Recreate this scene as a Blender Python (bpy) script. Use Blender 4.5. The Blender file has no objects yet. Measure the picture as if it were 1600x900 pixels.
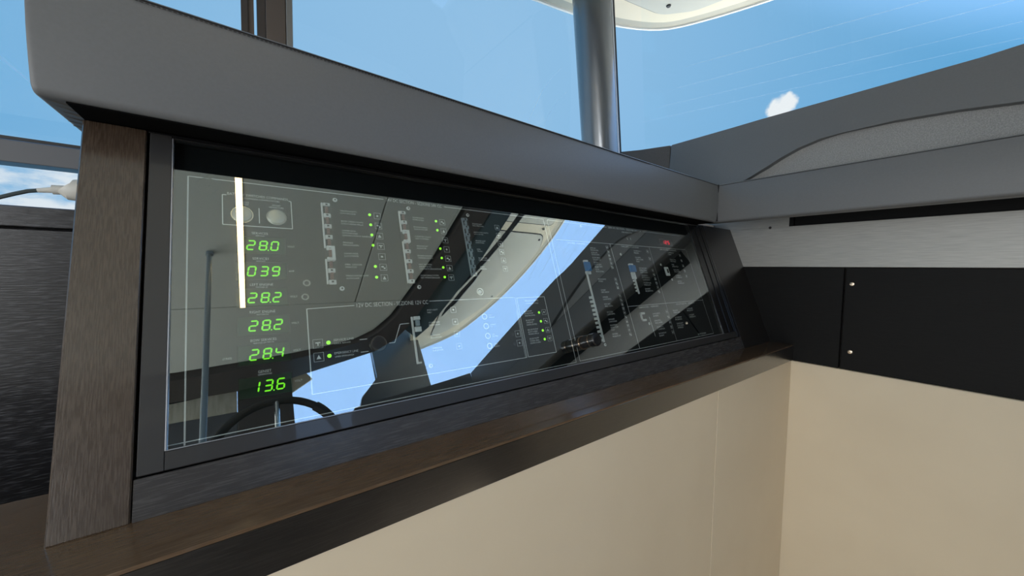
import bpy, bmesh, math, random
from mathutils import Vector, Matrix
random.seed(7)
R = math.radians
EZ = 1.5                                   # eye height: all heights below are relative to the eye
scene = bpy.context.scene
C = scene.collection

# ------------------------------------------------------------------ camera
cam = bpy.data.cameras.new('camera'); camo = bpy.data.objects.new('camera', cam); C.objects.link(camo)
cam.sensor_width = 36.0; cam.lens = 563.13 * 36 / 1600; cam.clip_start = 0.01; cam.clip_end = 3000
def cam_basis(yaw, pitch, roll):
    cy, sy = math.cos(yaw), math.sin(yaw)
    f = Vector((sy*math.cos(pitch), cy*math.cos(pitch), math.sin(pitch)))
    r = Vector((cy, -sy, 0)); u = r.cross(f)
    return math.cos(roll)*r + math.sin(roll)*u, -math.sin(roll)*r + math.cos(roll)*u, f
cr, cu, cf = cam_basis(R(36.589), R(-3.083), R(.85))
camo.matrix_world = Matrix(((cr.x, cu.x, -cf.x, 0), (cr.y, cu.y, -cf.y, 0), (cr.z, cu.z, -cf.z, EZ), (0, 0, 0, 1)))
scene.camera = camo

# ------------------------------------------------------------------ sky
def direction(az, el):
    return (math.sin(R(az))*math.cos(R(el)), math.cos(R(az))*math.cos(R(el)), math.sin(R(el)))
SUN_AZ, SUN_EL = 140, 74
world = bpy.data.worlds.new('sky'); scene.world = world; world.use_nodes = True
nt = world.node_tree; nt.nodes.clear()
def N(t, kind, **kw):
    n = t.nodes.new(kind)
    for k, v in kw.items(): setattr(n, k, v)
    return n
def lk(t, a, b): t.links.new(a, b)
tc = N(nt, 'ShaderNodeTexCoord')
def dotdir(v):
    d = N(nt, 'ShaderNodeVectorMath', operation='DOT_PRODUCT'); lk(nt, tc.outputs['Generated'], d.inputs[0]); d.inputs[1].default_value = v
    return d.outputs['Value']
def ramp(src, a, b, lo=0., hi=1., smooth=False, t=None):
    t = t or nt
    m = N(t, 'ShaderNodeMapRange'); m.interpolation_type = 'SMOOTHSTEP' if smooth else 'LINEAR'
    lk(t, src, m.inputs[0])
    for i, v in enumerate((a, b, lo, hi)): m.inputs[i+1].default_value = v
    return m.outputs[0]
def mixc(fac, a, b, t=None, blend='MIX'):
    t = t or nt
    m = N(t, 'ShaderNodeMix', data_type='RGBA', blend_type=blend)
    for s, v in ((m.inputs['Factor'], fac), (m.inputs['A'], a), (m.inputs['B'], b)):
        if hasattr(v, 'is_output'): lk(t, v, s)
        else: s.default_value = v if not isinstance(v, tuple) or len(v) == 4 else (*v, 1)
    return m.outputs['Result']
def mth(op, a, b, t=None):
    t = t or nt
    m = N(t, 'ShaderNodeMath', operation=op)
    for s, v in ((m.inputs[0], a), (m.inputs[1], b)):
        if hasattr(v, 'is_output'): lk(t, v, s)
        else: s.default_value = v
    return m.outputs[0]
haze = ramp(dotdir(direction(28, 30)), .47, 1.0)
col = mixc(haze, (.085, .36, .67), (.29, .53, .79))
glow = ramp(dotdir(direction(156, 60)), .46, .75, smooth=True)
col = mixc(glow, col, (1.02, 1.66, 2.80))
sep = N(nt, 'ShaderNodeSeparateXYZ'); lk(nt, tc.outputs['Generated'], sep.inputs[0])
low = ramp(sep.outputs['Z'], .24, .03, smooth=True)
col = mixc(mth('MULTIPLY', low, .45), col, (.5, .68, .85))
mp = N(nt, 'ShaderNodeMapping'); lk(nt, tc.outputs['Generated'], mp.inputs[0]); mp.inputs['Scale'].default_value = (5, 5, 13)
nz = N(nt, 'ShaderNodeTexNoise'); lk(nt, mp.outputs[0], nz.inputs['Vector']); nz.inputs['Scale'].default_value = 1.6; nz.inputs['Detail'].default_value = 7; nz.inputs['Roughness'].default_value = .58
cl = mth('MULTIPLY', ramp(nz.outputs['Fac'], .40, .60, smooth=True), ramp(sep.outputs['Z'], .205, .16, smooth=True))
col = mixc(mth('MULTIPLY', cl, .85), col, (.83, .87, .9))
# one small puff of cloud
pz = N(nt, 'ShaderNodeTexNoise'); lk(nt, tc.outputs['Generated'], pz.inputs['Vector']); pz.inputs['Scale'].default_value = 34; pz.inputs['Detail'].default_value = 5
puff = mth('ADD', dotdir(direction(72.4, 20.0)), mth('MULTIPLY', mth('SUBTRACT', pz.outputs['Fac'], .5), .0010))
puff = ramp(puff, .99960, .99985, smooth=True)
col = mixc(puff, col, (.86, .9, .93))
bg = N(nt, 'ShaderNodeBackground'); lk(nt, col, bg.inputs[0]); bg.inputs[1].default_value = 1.0
wo = N(nt, 'ShaderNodeOutputWorld'); lk(nt, bg.outputs[0], wo.inputs[0])

# ------------------------------------------------------------------ sun, added fill lamps, exposure
sun = bpy.data.lights.new('sun', 'SUN'); so = bpy.data.objects.new('sun', sun); C.objects.link(so)
sun.energy = 11.5; sun.angle = R(.6); sun.color = (1, .93, .80)
so.rotation_euler = (-Vector(direction(SUN_AZ, SUN_EL))).to_track_quat('-Z', 'Y').to_euler(); so.location = (0, -4, 8)
def area(name, loc, aim, sx, sy, power, color):
    l = bpy.data.lights.new(name, 'AREA'); l.shape = 'RECTANGLE'; l.size = sx; l.size_y = sy; l.energy = power; l.color = color
    o = bpy.data.objects.new(name, l); C.objects.link(o); o.location = (loc[0], loc[1], loc[2]+EZ)
    o.rotation_euler = (Vector(aim)-Vector(loc)).to_track_quat('-Z', 'Y').to_euler()
    return o
area('fill_aft', (-2.35, -.35, -.35), (1.2, .1, -.25), 1.7, 1.6, 24, (1, .94, .85))  # added fill lamp at the unseen aft end of the cabin
area('fill_starboard', (-1.35, -1.50, .25), (.4, .5, -.2), 1.5, .7, 30, (.95, .97, 1))  # added fill lamp on the starboard side, brightens the panel and pad fronts
scene.view_settings.view_transform = 'Standard'; scene.view_settings.look = 'None'
scene.view_settings.exposure = 0.0; scene.view_settings.gamma = 1.0
try: scene.view_settings.use_curve_mapping = False
except Exception: pass

# ------------------------------------------------------------------ materials
def pmat(name, color, rough=.5, metal=0., spec=.5, emit=None, estr=0., coat=0.):
    m = bpy.data.materials.new(name); m.use_nodes = True
    b = m.node_tree.nodes['Principled BSDF']
    b.inputs['Base Color'].default_value = (*color, 1); b.inputs['Roughness'].default_value = rough; b.inputs['Metallic'].default_value = metal
    b.inputs['Specular IOR Level'].default_value = spec; b.inputs['Coat Weight'].default_value = coat
    if emit: b.inputs['Emission Color'].default_value = (*emit, 1); b.inputs['Emission Strength'].default_value = estr
    return m
def noise_into(m, scale, vec_scale, c0, c1, lo=.35, hi=.65, bump=0., detail=4, rough=None, dist=.002):
    t = m.node_tree; b = t.nodes['Principled BSDF']
    tx = N(t, 'ShaderNodeTexCoord'); mp = N(t, 'ShaderNodeMapping'); lk(t, tx.outputs['Object'], mp.inputs[0]); mp.inputs['Scale'].default_value = vec_scale
    n = N(t, 'ShaderNodeTexNoise'); lk(t, mp.outputs[0], n.inputs['Vector']); n.inputs['Scale'].default_value = scale; n.inputs['Detail'].default_value = detail
    f = ramp(n.outputs['Fac'], lo, hi, t=t)
    lk(t, mixc(f, c0, c1, t=t), b.inputs['Base Color'])
    if rough: lk(t, ramp(n.outputs['Fac'], lo, hi, rough[0], rough[1], t=t), b.inputs['Roughness'])
    if bump:
        bp = N(t, 'ShaderNodeBump'); lk(t, n.outputs['Fac'], bp.inputs['Height']); bp.inputs['Strength'].default_value = bump; bp.inputs['Distance'].default_value = dist
        lk(t, bp.outputs[0], b.inputs['Normal'])
    return m
def wood(name, vec, c0=(.012, .011, .011), c1=(.055, .048, .044), rough=(.3, .42), lo=.45, hi=.75, bump=.25):
    return noise_into(pmat(name, c0, .34), 9, vec, c0, c1, lo, hi, bump, 3, rough, .0008)
M = {}
M['wood_up'] = wood('dark_oak_vertical_grain', (110, 5, 110), c0=(.055, .037, .025), c1=(.104, .073, .050), rough=(.26, .36), bump=.15)  # brown includes the warm reflected light on the left post
M['wood_along'] = wood('dark_oak_lengthwise_grain', (4, 110, 110), c0=(.050, .047, .047), c1=(.085, .080, .078), rough=(.24, .34), bump=.12)
M['wood_up_shaded'] = wood('dark_oak_vertical_grain_shaded', (110, 5, 110), c0=(.014, .013, .0125), c1=(.034, .030, .027), rough=(.28, .38), bump=.12)  # darker copy of the post oak, shade put into the colour
M['ledge_wood_lit'] = wood('lacquered_ledge_warm_lit', (4, 110, 110), c0=(.115, .070, .040), c1=(.17, .11, .066), rough=(.16, .24), bump=.08)  # brown of the warm reflected light is put into the colour
M['ledge_wood_shaded'] = wood('oak_fascia_shaded', (4, 110, 110), c0=(.010, .009, .0088), c1=(.026, .023, .021), rough=(.3, .4), bump=.12)  # ledge oak again, colour darkened for the shaded front face
M['wood_wall'] = wood('dark_oak_wall_grain', (60, 3, 60), c0=(.005, .0052, .0056), c1=(.010, .0098, .0098), rough=(.55, .65))
M['wood_side'] = wood('dark_oak_cabinet_grain', (5, 5, 42), c0=(.010, .010, .012), c1=(.075, .075, .085), lo=.5, hi=.8, bump=.5)
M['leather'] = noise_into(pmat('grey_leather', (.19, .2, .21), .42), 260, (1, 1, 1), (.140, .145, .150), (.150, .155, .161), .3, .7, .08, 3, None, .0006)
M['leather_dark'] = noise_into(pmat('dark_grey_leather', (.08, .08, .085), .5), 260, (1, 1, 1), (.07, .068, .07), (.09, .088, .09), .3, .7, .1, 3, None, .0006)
M['void'] = pmat('matt_black_board', (.003, .003, .003), .9, spec=.05)
M['thread'] = pmat('dark_thread', (.05, .05, .05), .8)
M['seam'] = pmat('seam_black', (.012, .012, .013), .7)
M['fabric'] = noise_into(pmat('grey_woven_fabric', (.34, .34, .33), .9, spec=.2), 420, (1, 1, 1), (.25, .25, .245), (.38, .375, .365), .3, .7, .4, 2, None, .001)
M['cream'] = noise_into(pmat('cream_vinyl', (.74, .67, .56), .48), 5, (1, 1, 1), (.77, .655, .485), (.81, .695, .52), .3, .7, .03, 3, None, .002)
M['steel'] = noise_into(pmat('brushed_metal', (.5, .5, .48), .45, .35), 14, (40, 1.5, 40), (.36, .36, .35), (.46, .46, .44), .3, .7, .05, 3, None, .0005)
M['black_gloss'] = pmat('black_lacquer', (.010, .010, .011), .22)
M['black_satin'] = pmat('black_satin_frame', (.036, .035, .035), .34, coat=.4)
M['trim_silver'] = pmat('silver_edge', (.55, .57, .62), .3, .7)
M['face'] = noise_into(pmat('panel_face', (.009, .0105, .012), .7, spec=.12), 300, (1, 1, 1), (.008, .0095, .011), (.011, .0125, .014), .3, .7)
M['print'] = pmat('white_print', (.88, .9, .9), .6)
M['print_dim'] = pmat('grey_print', (.5, .52, .53), .6)
M['white_plastic'] = pmat('white_plastic', (.85, .86, .86), .4)
M['grey_plastic'] = pmat('grey_blue_plastic', (.35, .41, .45), .4)
M['lever'] = pmat('red_brown_lever', (.20, .075, .06), .5)
M['blue_plastic'] = pmat('blue_plastic', (.03, .22, .55), .35)
M['dark_plastic'] = pmat('black_plastic', (.015, .015, .016), .35)
M['chrome'] = pmat('polished_metal', (.8, .8, .8), .12, 1.)
M['satin_metal'] = pmat('satin_metal_button', (.78, .76, .7), .3, .75)
M['meter_glass'] = pmat('meter_window', (.006, .035, .016), .12)
M['led_green'] = pmat('green_led', (.05, .3, .02), .4, emit=(.22, .95, .01), estr=1.15)
M['led_lamp'] = pmat('green_lamp', (.05, .3, .02), .4, emit=(.34, 1., .03), estr=1.5)
M['led_red'] = pmat('red_led', (.3, .01, .02), .4, emit=(1., .01, .05), estr=1.2)
M['knob'] = pmat('knob_black', (.012, .012, .013), .2)
M['knob_ring'] = pmat('knob_bronze_ring', (.30, .22, .16), .25, .9)
M['screw'] = pmat('brass_screw', (.75, .62, .48), .28, .9)
M['alu_brown'] = pmat('brown_anodised_frame', (.13, .105, .09), .4, .3)
M['alu_dark'] = pmat('dark_frame', (.055, .045, .04), .45)
M['alu_grey'] = pmat('grey_frame', (.24, .235, .22), .4, .3)
M['sill_grey'] = pmat('grey_sill', (.115, .12, .135), .5)
M['pillar'] = pmat('graphite_paint', (.20, .21, .22), .27, .55, coat=.4)
M['rubber'] = pmat('black_rubber', (.012, .013, .016), .5)
M['pole'] = pmat('pale_grey_pole', (.36, .42, .46), .35, .3)
M['plug'] = pmat('pale_grey_plastic', (.55, .54, .5), .45)
M['cable'] = pmat('dark_cable', (.03, .045, .05), .5)
M['headliner'] = noise_into(pmat('grey_green_headliner', (.5, .53, .47), .8, spec=.2), 60, (1, 1, 1), (.74, .77, .70), (.78, .80, .74), .3, .7, .05)
M['header'] = pmat('dark_header', (.085, .072, .066), .5)
M['frit'] = pmat('blue_grey_glass_band', (.085, .125, .14), .35)
M['gel'] = pmat('cream_gelcoat', (.86, .77, .58), .4)
M['gel_lip'] = pmat('white_gelcoat', (.92, .91, .86), .3)
M['gel_shade'] = pmat('shaded_gelcoat', (.52, .48, .38), .4)  # tan holds the shade on the sloped face of the visor edge
M['hatch'] = pmat('pale_grey_panel', (.66, .645, .56), .5)
M['deck'] = noise_into(pmat('white_added_deck', (.8, .79, .75), .6), 20, (1, 1, 1), (.78, .77, .73), (.82, .81, .77))
M['floor'] = noise_into(pmat('pale_floor', (.55, .48, .40), .6), 12, (20, 1, 1), (.5, .43, .35), (.58, .51, .43))
M['wall_pale'] = pmat('pale_wall', (.62, .58, .50), .6)
M['beige'] = noise_into(pmat('beige_curtain', (.72, .68, .55), .8), 8, (9, 1, 1), (.60, .56, .44), (.78, .74, .62), .35, .65)
M['strip'] = pmat('warm_light_strip', (1, .9, .7), .5, emit=(1., .72, .38), estr=7.0)
M['sea'] = noise_into(pmat('sea_water', (.03, .10, .16), .15), 1, (1, 1, 1), (.02, .08, .13), (.04, .12, .19), bump=.4)
def glassmat(name, fac, tint, gcol=(1, 1, 1)):
    m = bpy.data.materials.new(name); m.use_nodes = True; t = m.node_tree; t.nodes.clear()
    tr = N(t, 'ShaderNodeBsdfTransparent'); tr.inputs[0].default_value = (*tint, 1)
    gl = N(t, 'ShaderNodeBsdfGlossy'); gl.inputs['Roughness'].default_value = 0.; gl.inputs[0].default_value = (*gcol, 1)
    mx = N(t, 'ShaderNodeMixShader'); mx.inputs[0].default_value = fac
    lk(t, tr.outputs[0], mx.inputs[1]); lk(t, gl.outputs[0], mx.inputs[2])
    o = N(t, 'ShaderNodeOutputMaterial'); lk(t, mx.outputs[0], o.inputs[0])
    return m
M['mirror_glass'] = glassmat('coated_cabinet_glass', .215, (.97, 1., .99), (.96, 1., 1.))
M['window_glass'] = glassmat('window_glass', .015, (.99, 1., 1.))
def streakmat(k):
    m = bpy.data.materials.new('glass_streak'); m.use_nodes = True; t = m.node_tree; t.nodes.clear()
    tr = N(t, 'ShaderNodeBsdfTransparent'); df = N(t, 'ShaderNodeBsdfTranslucent'); df.inputs[0].default_value = (.9, .95, 1, 1)
    mx = N(t, 'ShaderNodeMixShader'); mx.inputs[0].default_value = k
    lk(t, tr.outputs[0], mx.inputs[1]); lk(t, df.outputs[0], mx.inputs[2])
    o = N(t, 'ShaderNodeOutputMaterial'); lk(t, mx.outputs[0], o.inputs[0]); return m
M['streak'] = streakmat(.4); M['streak_faint'] = streakmat(.24)

# ------------------------------------------------------------------ mesh helpers
for k_ in ('wood_up', 'ledge_wood_lit', 'ledge_wood_shaded'):
    b_ = M[k_].node_tree.nodes['Principled BSDF']; b_.inputs['Coat Weight'].default_value = .9; b_.inputs['Coat Roughness'].default_value = .18; b_.inputs['Coat IOR'].default_value = 1.6
M['ledge_wood_lit'].node_tree.nodes['Principled BSDF'].inputs['Coat Roughness'].default_value = .06
M['wood_wall'].node_tree.nodes['Principled BSDF'].inputs['Specular IOR Level'].default_value = .18
class MB:
    def __init__(s): s.v = []; s.f = []
    def add(s, vs, fs):
        o = len(s.v); s.v += [tuple(p) for p in vs]; s.f += [tuple(i+o for i in f) for f in fs]; return s
    def box(s, a, b, bev=0., seg=1):
        a, b = [min(p, q) for p, q in zip(a, b)], [max(p, q) for p, q in zip(a, b)]
        vs = [(x, y, z) for x in (a[0], b[0]) for y in (a[1], b[1]) for z in (a[2], b[2])]
        fs = [(0, 1, 3, 2), (4, 6, 7, 5), (0, 4, 5, 1), (2, 3, 7, 6), (0, 2, 6, 4), (1, 5, 7, 3)]
        return s.bev(vs, fs, bev, seg)
    def bev(s, vs, fs, bev, seg=1):
        if bev <= 0: return s.add(vs, fs)
        bm = bmesh.new(); bv = [bm.verts.new(v) for v in vs]
        for f in fs: bm.faces.new([bv[i] for i in f])
        bmesh.ops.bevel(bm, geom=list(bm.edges), offset=bev, segments=seg, profile=.5, affect='EDGES', clamp_overlap=True)
        bm.verts.index_update(); s.add([v.co[:] for v in bm.verts], [[v.index for v in f.verts] for f in bm.faces]); bm.free(); return s
    def prism(s, poly, fn, a, b, bev=0., seg=1):          # poly of 2D points, fn(p, q, depth) -> 3D
        n = len(poly)
        vs = [fn(p, q, a) for p, q in poly] + [fn(p, q, b) for p, q in poly]
        fs = [tuple(range(n))[::-1], tuple(range(n, 2*n))] + [(i, (i+1) % n, n+(i+1) % n, n+i) for i in range(n)]
        return s.bev(vs, fs, bev, seg)
    def tube(s, pts, r, n=10, caps=True, r_list=None, up=None):
        pts = [Vector(p) for p in pts]; rings = []
        for i, p in enumerate(pts):
            d = (pts[min(i+1, len(pts)-1)] - pts[max(i-1, 0)]).normalized()
            a = Vector(up) if up else (Vector((0, 0, 1)) if abs(d.z) < .9 else Vector((1, 0, 0)))
            x = d.cross(a).normalized(); y = d.cross(x)
            rr = r_list[i] if r_list else r
            rings.append([p + (x*math.cos(2*math.pi*k/n) + y*math.sin(2*math.pi*k/n))*rr for k in range(n)])
        vs = [q for ring in rings for q in ring]; fs = []
        for i in range(len(rings)-1):
            for k in range(n): fs.append((i*n+k, i*n+(k+1) % n, (i+1)*n+(k+1) % n, (i+1)*n+k))
        if caps: fs += [tuple(range(n))[::-1], tuple((len(rings)-1)*n+k for k in range(n))]
        return s.add(vs, fs)
    def lathe(s, prof, n=20, at=(0, 0, 0), M3=None):       # prof (r, h) about local z
        vs = [Vector((r*math.cos(2*math.pi*k/n), r*math.sin(2*math.pi*k/n), h)) for r, h in prof for k in range(n)]
        if M3: vs = [M3 @ v for v in vs]
        vs = [v + Vector(at) for v in vs]; fs = []
        for i in range(len(prof)-1):
            for k in range(n): fs.append((i*n+k, i*n+(k+1) % n, (i+1)*n+(k+1) % n, (i+1)*n+k))
        fs += [tuple(range(n))[::-1], tuple((len(prof)-1)*n+k for k in range(n))]
        return s.add(vs, fs)
    def ring(s, c, r0, r1, h0, h1, n=20):                  # flat ring in panel axes
        s2 = [(r0, h0), (r1, h0), (r1, h1), (r0, h1), (r0, h0)]
        vs = [(c[0]+r*math.cos(2*math.pi*k/n), c[1]+r*math.sin(2*math.pi*k/n), h) for r, h in s2[:4] for k in range(n)]
        fs = [(i*n+k, i*n+(k+1) % n, ((i+1) % 4)*n+(k+1) % n, ((i+1) % 4)*n+k) for i in range(4) for k in range(n)]
        return s.add(vs, fs)
ROOT = {}
def mesh_of(name, mb, mat, shift=(0, 0, 0), smooth=True):
    me = bpy.data.meshes.new(name)
    me.from_pydata([(v[0]+shift[0], v[1]+shift[1], v[2]+shift[2]) for v in mb.v], [], mb.f)
    bm = bmesh.new(); bm.from_mesh(me); bmesh.ops.recalc_face_normals(bm, faces=bm.faces); bm.to_mesh(me); bm.free()
    me.materials.append(mat)
    if smooth:
        for p in me.polygons: p.use_smooth = True
        me.set_sharp_from_angle(angle=R(32))
    return me
def root_of(o):
    while o.parent: o = o.parent
    return o
def props(o, label=None, cat=None, group=None, kind=None):
    for k, v in (('label', label), ('category', cat), ('group', group), ('kind', kind)):
        if v: o[k] = v
    return o
def thing(name, loc, label=None, cat=None, group=None, kind=None):
    o = bpy.data.objects.new(name, None); C.objects.link(o); o.empty_display_size = .05
    o.location = (loc[0], loc[1], loc[2]+EZ); ROOT[o.name] = Vector(loc)
    return props(o, label, cat, group, kind)
def obj(name, mb, mat, parent=None, label=None, cat=None, group=None, kind=None, smooth=True):
    if parent is None:
        xs, ys, zs = zip(*mb.v); loc = Vector(((min(xs)+max(xs))/2, (min(ys)+max(ys))/2, min(zs)))
        o = bpy.data.objects.new(name, mesh_of(name, mb, mat, -loc, smooth)); C.objects.link(o)
        o.location = loc + Vector((0, 0, EZ)); ROOT[o.name] = loc
    else:
        loc = ROOT[root_of(parent).name]
        o = bpy.data.objects.new(name, mesh_of(name, mb, mat, -loc if loc is not None else (0, 0, 0), smooth)); C.objects.link(o)
        o.parent = parent
    if smooth:
        wn = o.modifiers.new('weighted_normals', 'WEIGHTED_NORMAL'); wn.keep_sharp = True; wn.weight = 100
    return props(o, label, cat, group, kind)
# the tilted instrument plane: local x along the console, y up the slope, z out of it
TILT = R(20.168); P0 = Vector((0, .5, -.2591))
def panel_thing(name, label, cat):
    o = bpy.data.objects.new(name, None); C.objects.link(o); o.empty_display_size = .05
    o.location = P0 + Vector((0, 0, EZ)); o.rotation_euler = (math.pi/2 - TILT, 0, 0); ROOT[o.name] = None
    return props(o, label, cat)
def on_panel(u, v, h=0.):
    return P0 + Vector((u, 0, 0)) + Vector((0, math.sin(TILT), math.cos(TILT)))*v + Vector((0, -math.cos(TILT), math.sin(TILT)))*h
def pbox(u0, v0, u1, v1, h0, h1, bev=0.): return MB().box((u0, v0, h0), (u1, v1, h1), bev)
_txt = {}
def text_mb(s, u, v, cap, width=None, h=-.0117, align='L', mb=None):
    if s not in _txt:
        cu_ = bpy.data.curves.new('lettering', 'FONT'); cu_.body = s; cu_.size = 1.0; cu_.resolution_u = 2; cu_.fill_mode = 'FRONT'
        to = bpy.data.objects.new('lettering', cu_); C.objects.link(to)
        me = bpy.data.meshes.new_from_object(to.evaluated_get(bpy.context.evaluated_depsgraph_get()))
        _txt[s] = ([v_.co[:] for v_ in me.vertices], [tuple(p.vertices) for p in me.polygons])
        C.objects.unlink(to); bpy.data.objects.remove(to); bpy.data.curves.remove(cu_); bpy.data.meshes.remove(me)
    vs, fs = _txt[s]
    if not vs: return mb or MB()
    x0, x1 = min(p[0] for p in vs), max(p[0] for p in vs)
    k = cap/.70; kx = width/(x1-x0) if width else k*.8
    w = (x1-x0)*kx; off = {'L': 0, 'C': -w/2, 'R': -w}[align]
    return (mb or MB()).add([(u+off+(p[0]-x0)*kx, v+p[1]*k, h) for p in vs], fs)

# ------------------------------------------------------------------ setting: floor, ceiling, walls, roof
obj('floor', MB().box((-2.6, -1.7, -1.55), (1.7, 1.1, -1.5)), M['floor'], kind='structure')
ceil_poly = [(-2.4, .62), (-.3, .60), (.22, .56), (.5, .50), (.70, .36), (.81, .10), (.785, -.25), (.74, -.53), (.69, -.80), (.62, -.95), (.53, -1.03), (.40, -1.075), (.22, -1.115), (-.05, -1.155), (-.3, -1.19), (-2.4, -1.26)]
head_poly = [(-2.4, .80), (-.3, .78), (.3, .76), (.65, .66), (.86, .45), (.975, .11), (.945, -.25), (.905, -.5), (.865, -.88), (.81, -1.08), (.70, -1.22), (.50, -1.32), (.23, -1.45), (-.05, -1.525), (-.33, -1.545), (-2.4, -1.555)]
ceiling = thing('ceiling', (0, -.3, .8), kind='structure')
def ring_mb(pa, za, pb, zb):
    n = len(pa); m = MB(); vs = [(x, y, za) for x, y in pa] + [(x, y, zb) for x, y in pb]
    return m.add(vs, [(i, i+1, n+i+1, n+i) for i in range(n-1)])
# headliner panels, split at the visible joints (lengthwise joint X=.476, crosswise joint Y=-.642)
def clip(poly, ax, val, keep_less):
    out = []
    for i, p in enumerate(poly):
        q = poly[(i+1) % len(poly)]; a = (p[ax] <= val) == keep_less; b = (q[ax] <= val) == keep_less
        if a or p[ax] == val: out.append(p)
        if (p[ax] < val) != (q[ax] < val) and p[ax] != val and q[ax] != val:
            t = (val-p[ax])/(q[ax]-p[ax]); out.append((p[0]+(q[0]-p[0])*t, p[1]+(q[1]-p[1])*t))
    return out
port = clip(ceil_poly, 1, -.640, False); stbd = clip(ceil_poly, 1, -.644, True)
for pl in (clip(port, 0, .474, True), clip(port, 0, .480, False), stbd):
    obj('headliner_panel', MB().prism(pl, lambda p, q, d: (p, q, d), .8, .83, .0015), M['headliner'], ceiling)
mid = [((a[0]*.72+b[0]*.28), (a[1]*.72+b[1]*.28)) for a, b in zip(ceil_poly, head_poly)]
cove = MB(); rows = []
for k in range(7):
    t = k/6; rows.append([((a[0]*(1-t)+b[0]*t), (a[1]*(1-t)+b[1]*t), .8+.055*(1-math.cos(t*math.pi/2))) for a, b in zip(ceil_poly, mid)])
for a, b in zip(rows[:-1], rows[1:]):
    n = len(a); cove.add(a+b, [(i, i+1, n+i+1, n+i) for i in range(n-1)])
obj('cove_edge', cove, M['headliner'], ceiling)
trim1 = thing('trim_1', (0, -.3, .8), kind='structure')
obj('header', ring_mb(mid, .797, head_poly, .79), M['header'], trim1)
obj('header_top', ring_mb(head_poly, .79, [(x*1.01, y*1.01) for x, y in head_poly], 1.02), M['black_gloss'], trim1)
obj('header_lip', ring_mb([(x*.998, y*.998) for x, y in mid], .86, mid, .797), M['header'], trim1)
obj('backing', MB().prism(mid, lambda p, q, d: (p, q, d), .86, .87), M['header'], trim1)

# roof and forward visor
def hob(name, mb, mat, parent, **kw):
    mb.v = [(x, y, z+HZ) for x, y, z in mb.v]; return obj(name, mb, mat, parent, **kw)
HZ = .09
hard = thing('hardtop', (1.3, -.3, .99), 'cream moulded overhang with rounded hatch panels outside above the windshield', 'hardtop')
vis = [(.66, 1.135), (.851, 1.093), (1.057, 1.049), (1.241, .992), (1.407, .894), (1.497, .754), (1.587, .523), (1.68, .22), (1.735, -.03), (1.757, -.30), (1.735, -.68), (1.655, -1.08), (1.50, -1.46), (1.26, -1.67), (1.20, -1.70)]
def smooth_line(pts, n=4):
    out = []
    for i in range(len(pts)-1):
        p0, p1, p2, p3 = pts[max(i-1, 0)], pts[i], pts[i+1], pts[min(i+2, len(pts)-1)]
        for k in range(n):
            t = k/n
            out.append(tuple(.5*((2*b)+(c-a)*t+(2*a-5*b+4*c-d)*t*t+(3*b-a-3*c+d)*t**3) for a, b, c, d in zip(p0, p1, p2, p3)))
    return out+[pts[-1]]
visS = smooth_line(vis, 4)
def inset(line, d):
    out = []
    for i, p in enumerate(line):
        a, b = line[max(i-1, 0)], line[min(i+1, len(line)-1)]
        tx, ty = b[0]-a[0], b[1]-a[1]; l = math.hypot(tx, ty); out.append((p[0]+ty/l*d, p[1]-tx/l*d))
    return out
def band(l0, z0, l1, z1): return ring_mb(l0, z0, l1, z1)
lip = MB(); prof = [(0, .925), (-.0, .912), (.006, .904), (.014, .904), (.017, .909)]
for (d0, z0), (d1, z1) in zip(prof[:-1], prof[1:]):
    n = len(visS); m = ring_mb(inset(visS, d0), z0, inset(visS, d1), z1); lip.add(m.v, m.f)
hob('edge_lip', lip, M['gel_lip'], hard)
hob('edge_band', band(inset(visS, .017), .909, inset(visS, .058), .9045), M['gel_shade'], hard)
inner = [(max(p[0], .68), p[1]) for p in inset(visS, .058)]
hob('underside', MB().prism(inner+[(1.11, -1.62), (1.03, -1.30), (.95, -1.0), (.68, -.9), (.68, 1.0)], lambda p, q, d: (p, q, d), .903, .925), M['gel'], hard)
def rounded(poly, r, n=6):
    out = []
    for i, p in enumerate(poly):
        a = Vector(poly[i-1]); b = Vector(p); c = Vector(poly[(i+1) % len(poly)])
        d0 = (a-b).normalized(); d1 = (c-b).normalized()
        p0 = b+d0*r; p1 = b+d1*r
        for k in range(n+1):
            t = k/n; q = p0*(1-t)**2+b*2*t*(1-t)+p1*t*t; out.append((q.x, q.y))
    return out
hA = rounded([(1.10, -.205), (1.64, -.21), (1.695, -.35), (1.652, -.79), (1.56, -1.07), (1.36, -1.40), (1.24, -1.46)], .05)
hB = rounded([(.93, -.125), (1.65, -.115), (1.62, .10), (1.53, .40), (1.435, .60), (1.395, .74), (1.315, .83), (1.15, .865), (.93, .90)], .03)
for hp in (hA, hB):
    e = hob('hatch_panel', MB().prism(hp, lambda p, q, d: (p, q, d), .898, .9035, .002), M['hatch'], hard, label='pale grey rounded hatch panel')
    n = len(hp); cx = sum(p[0] for p in hp)/n; cy = sum(p[1] for p in hp)/n
    o2 = [(cx+(p[0]-cx)*1.018, cy+(p[1]-cy)*1.014) for p in hp]
    hob('gasket', MB().prism(o2, lambda p, q, d: (p, q, d), .9015, .9034), M['rubber'], e)
for sx, sy in ((1.63, -.255), (1.60, -.155), (1.291, .785), (1.575, -.906)):
    hob('screw', MB().lathe([(.009, 0), (.007, -.004)], 10, (sx, sy, .898)), M['rubber'], hard)
hob('unseen_roof_slab', MB().box((-2.6, -1.60, .93), (.60, .92, .99), .01), M['gel_lip'], hard)  # unseen roof slab, its extent set to block the sun
hob('visor_top', MB().prism(visS+[(1.11, -1.62), (1.03, -1.30), (.95, -1.0), (.66, -.9)], lambda p, q, d: (p, q, d), .925, .95), M['gel_lip'], hard)

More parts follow.
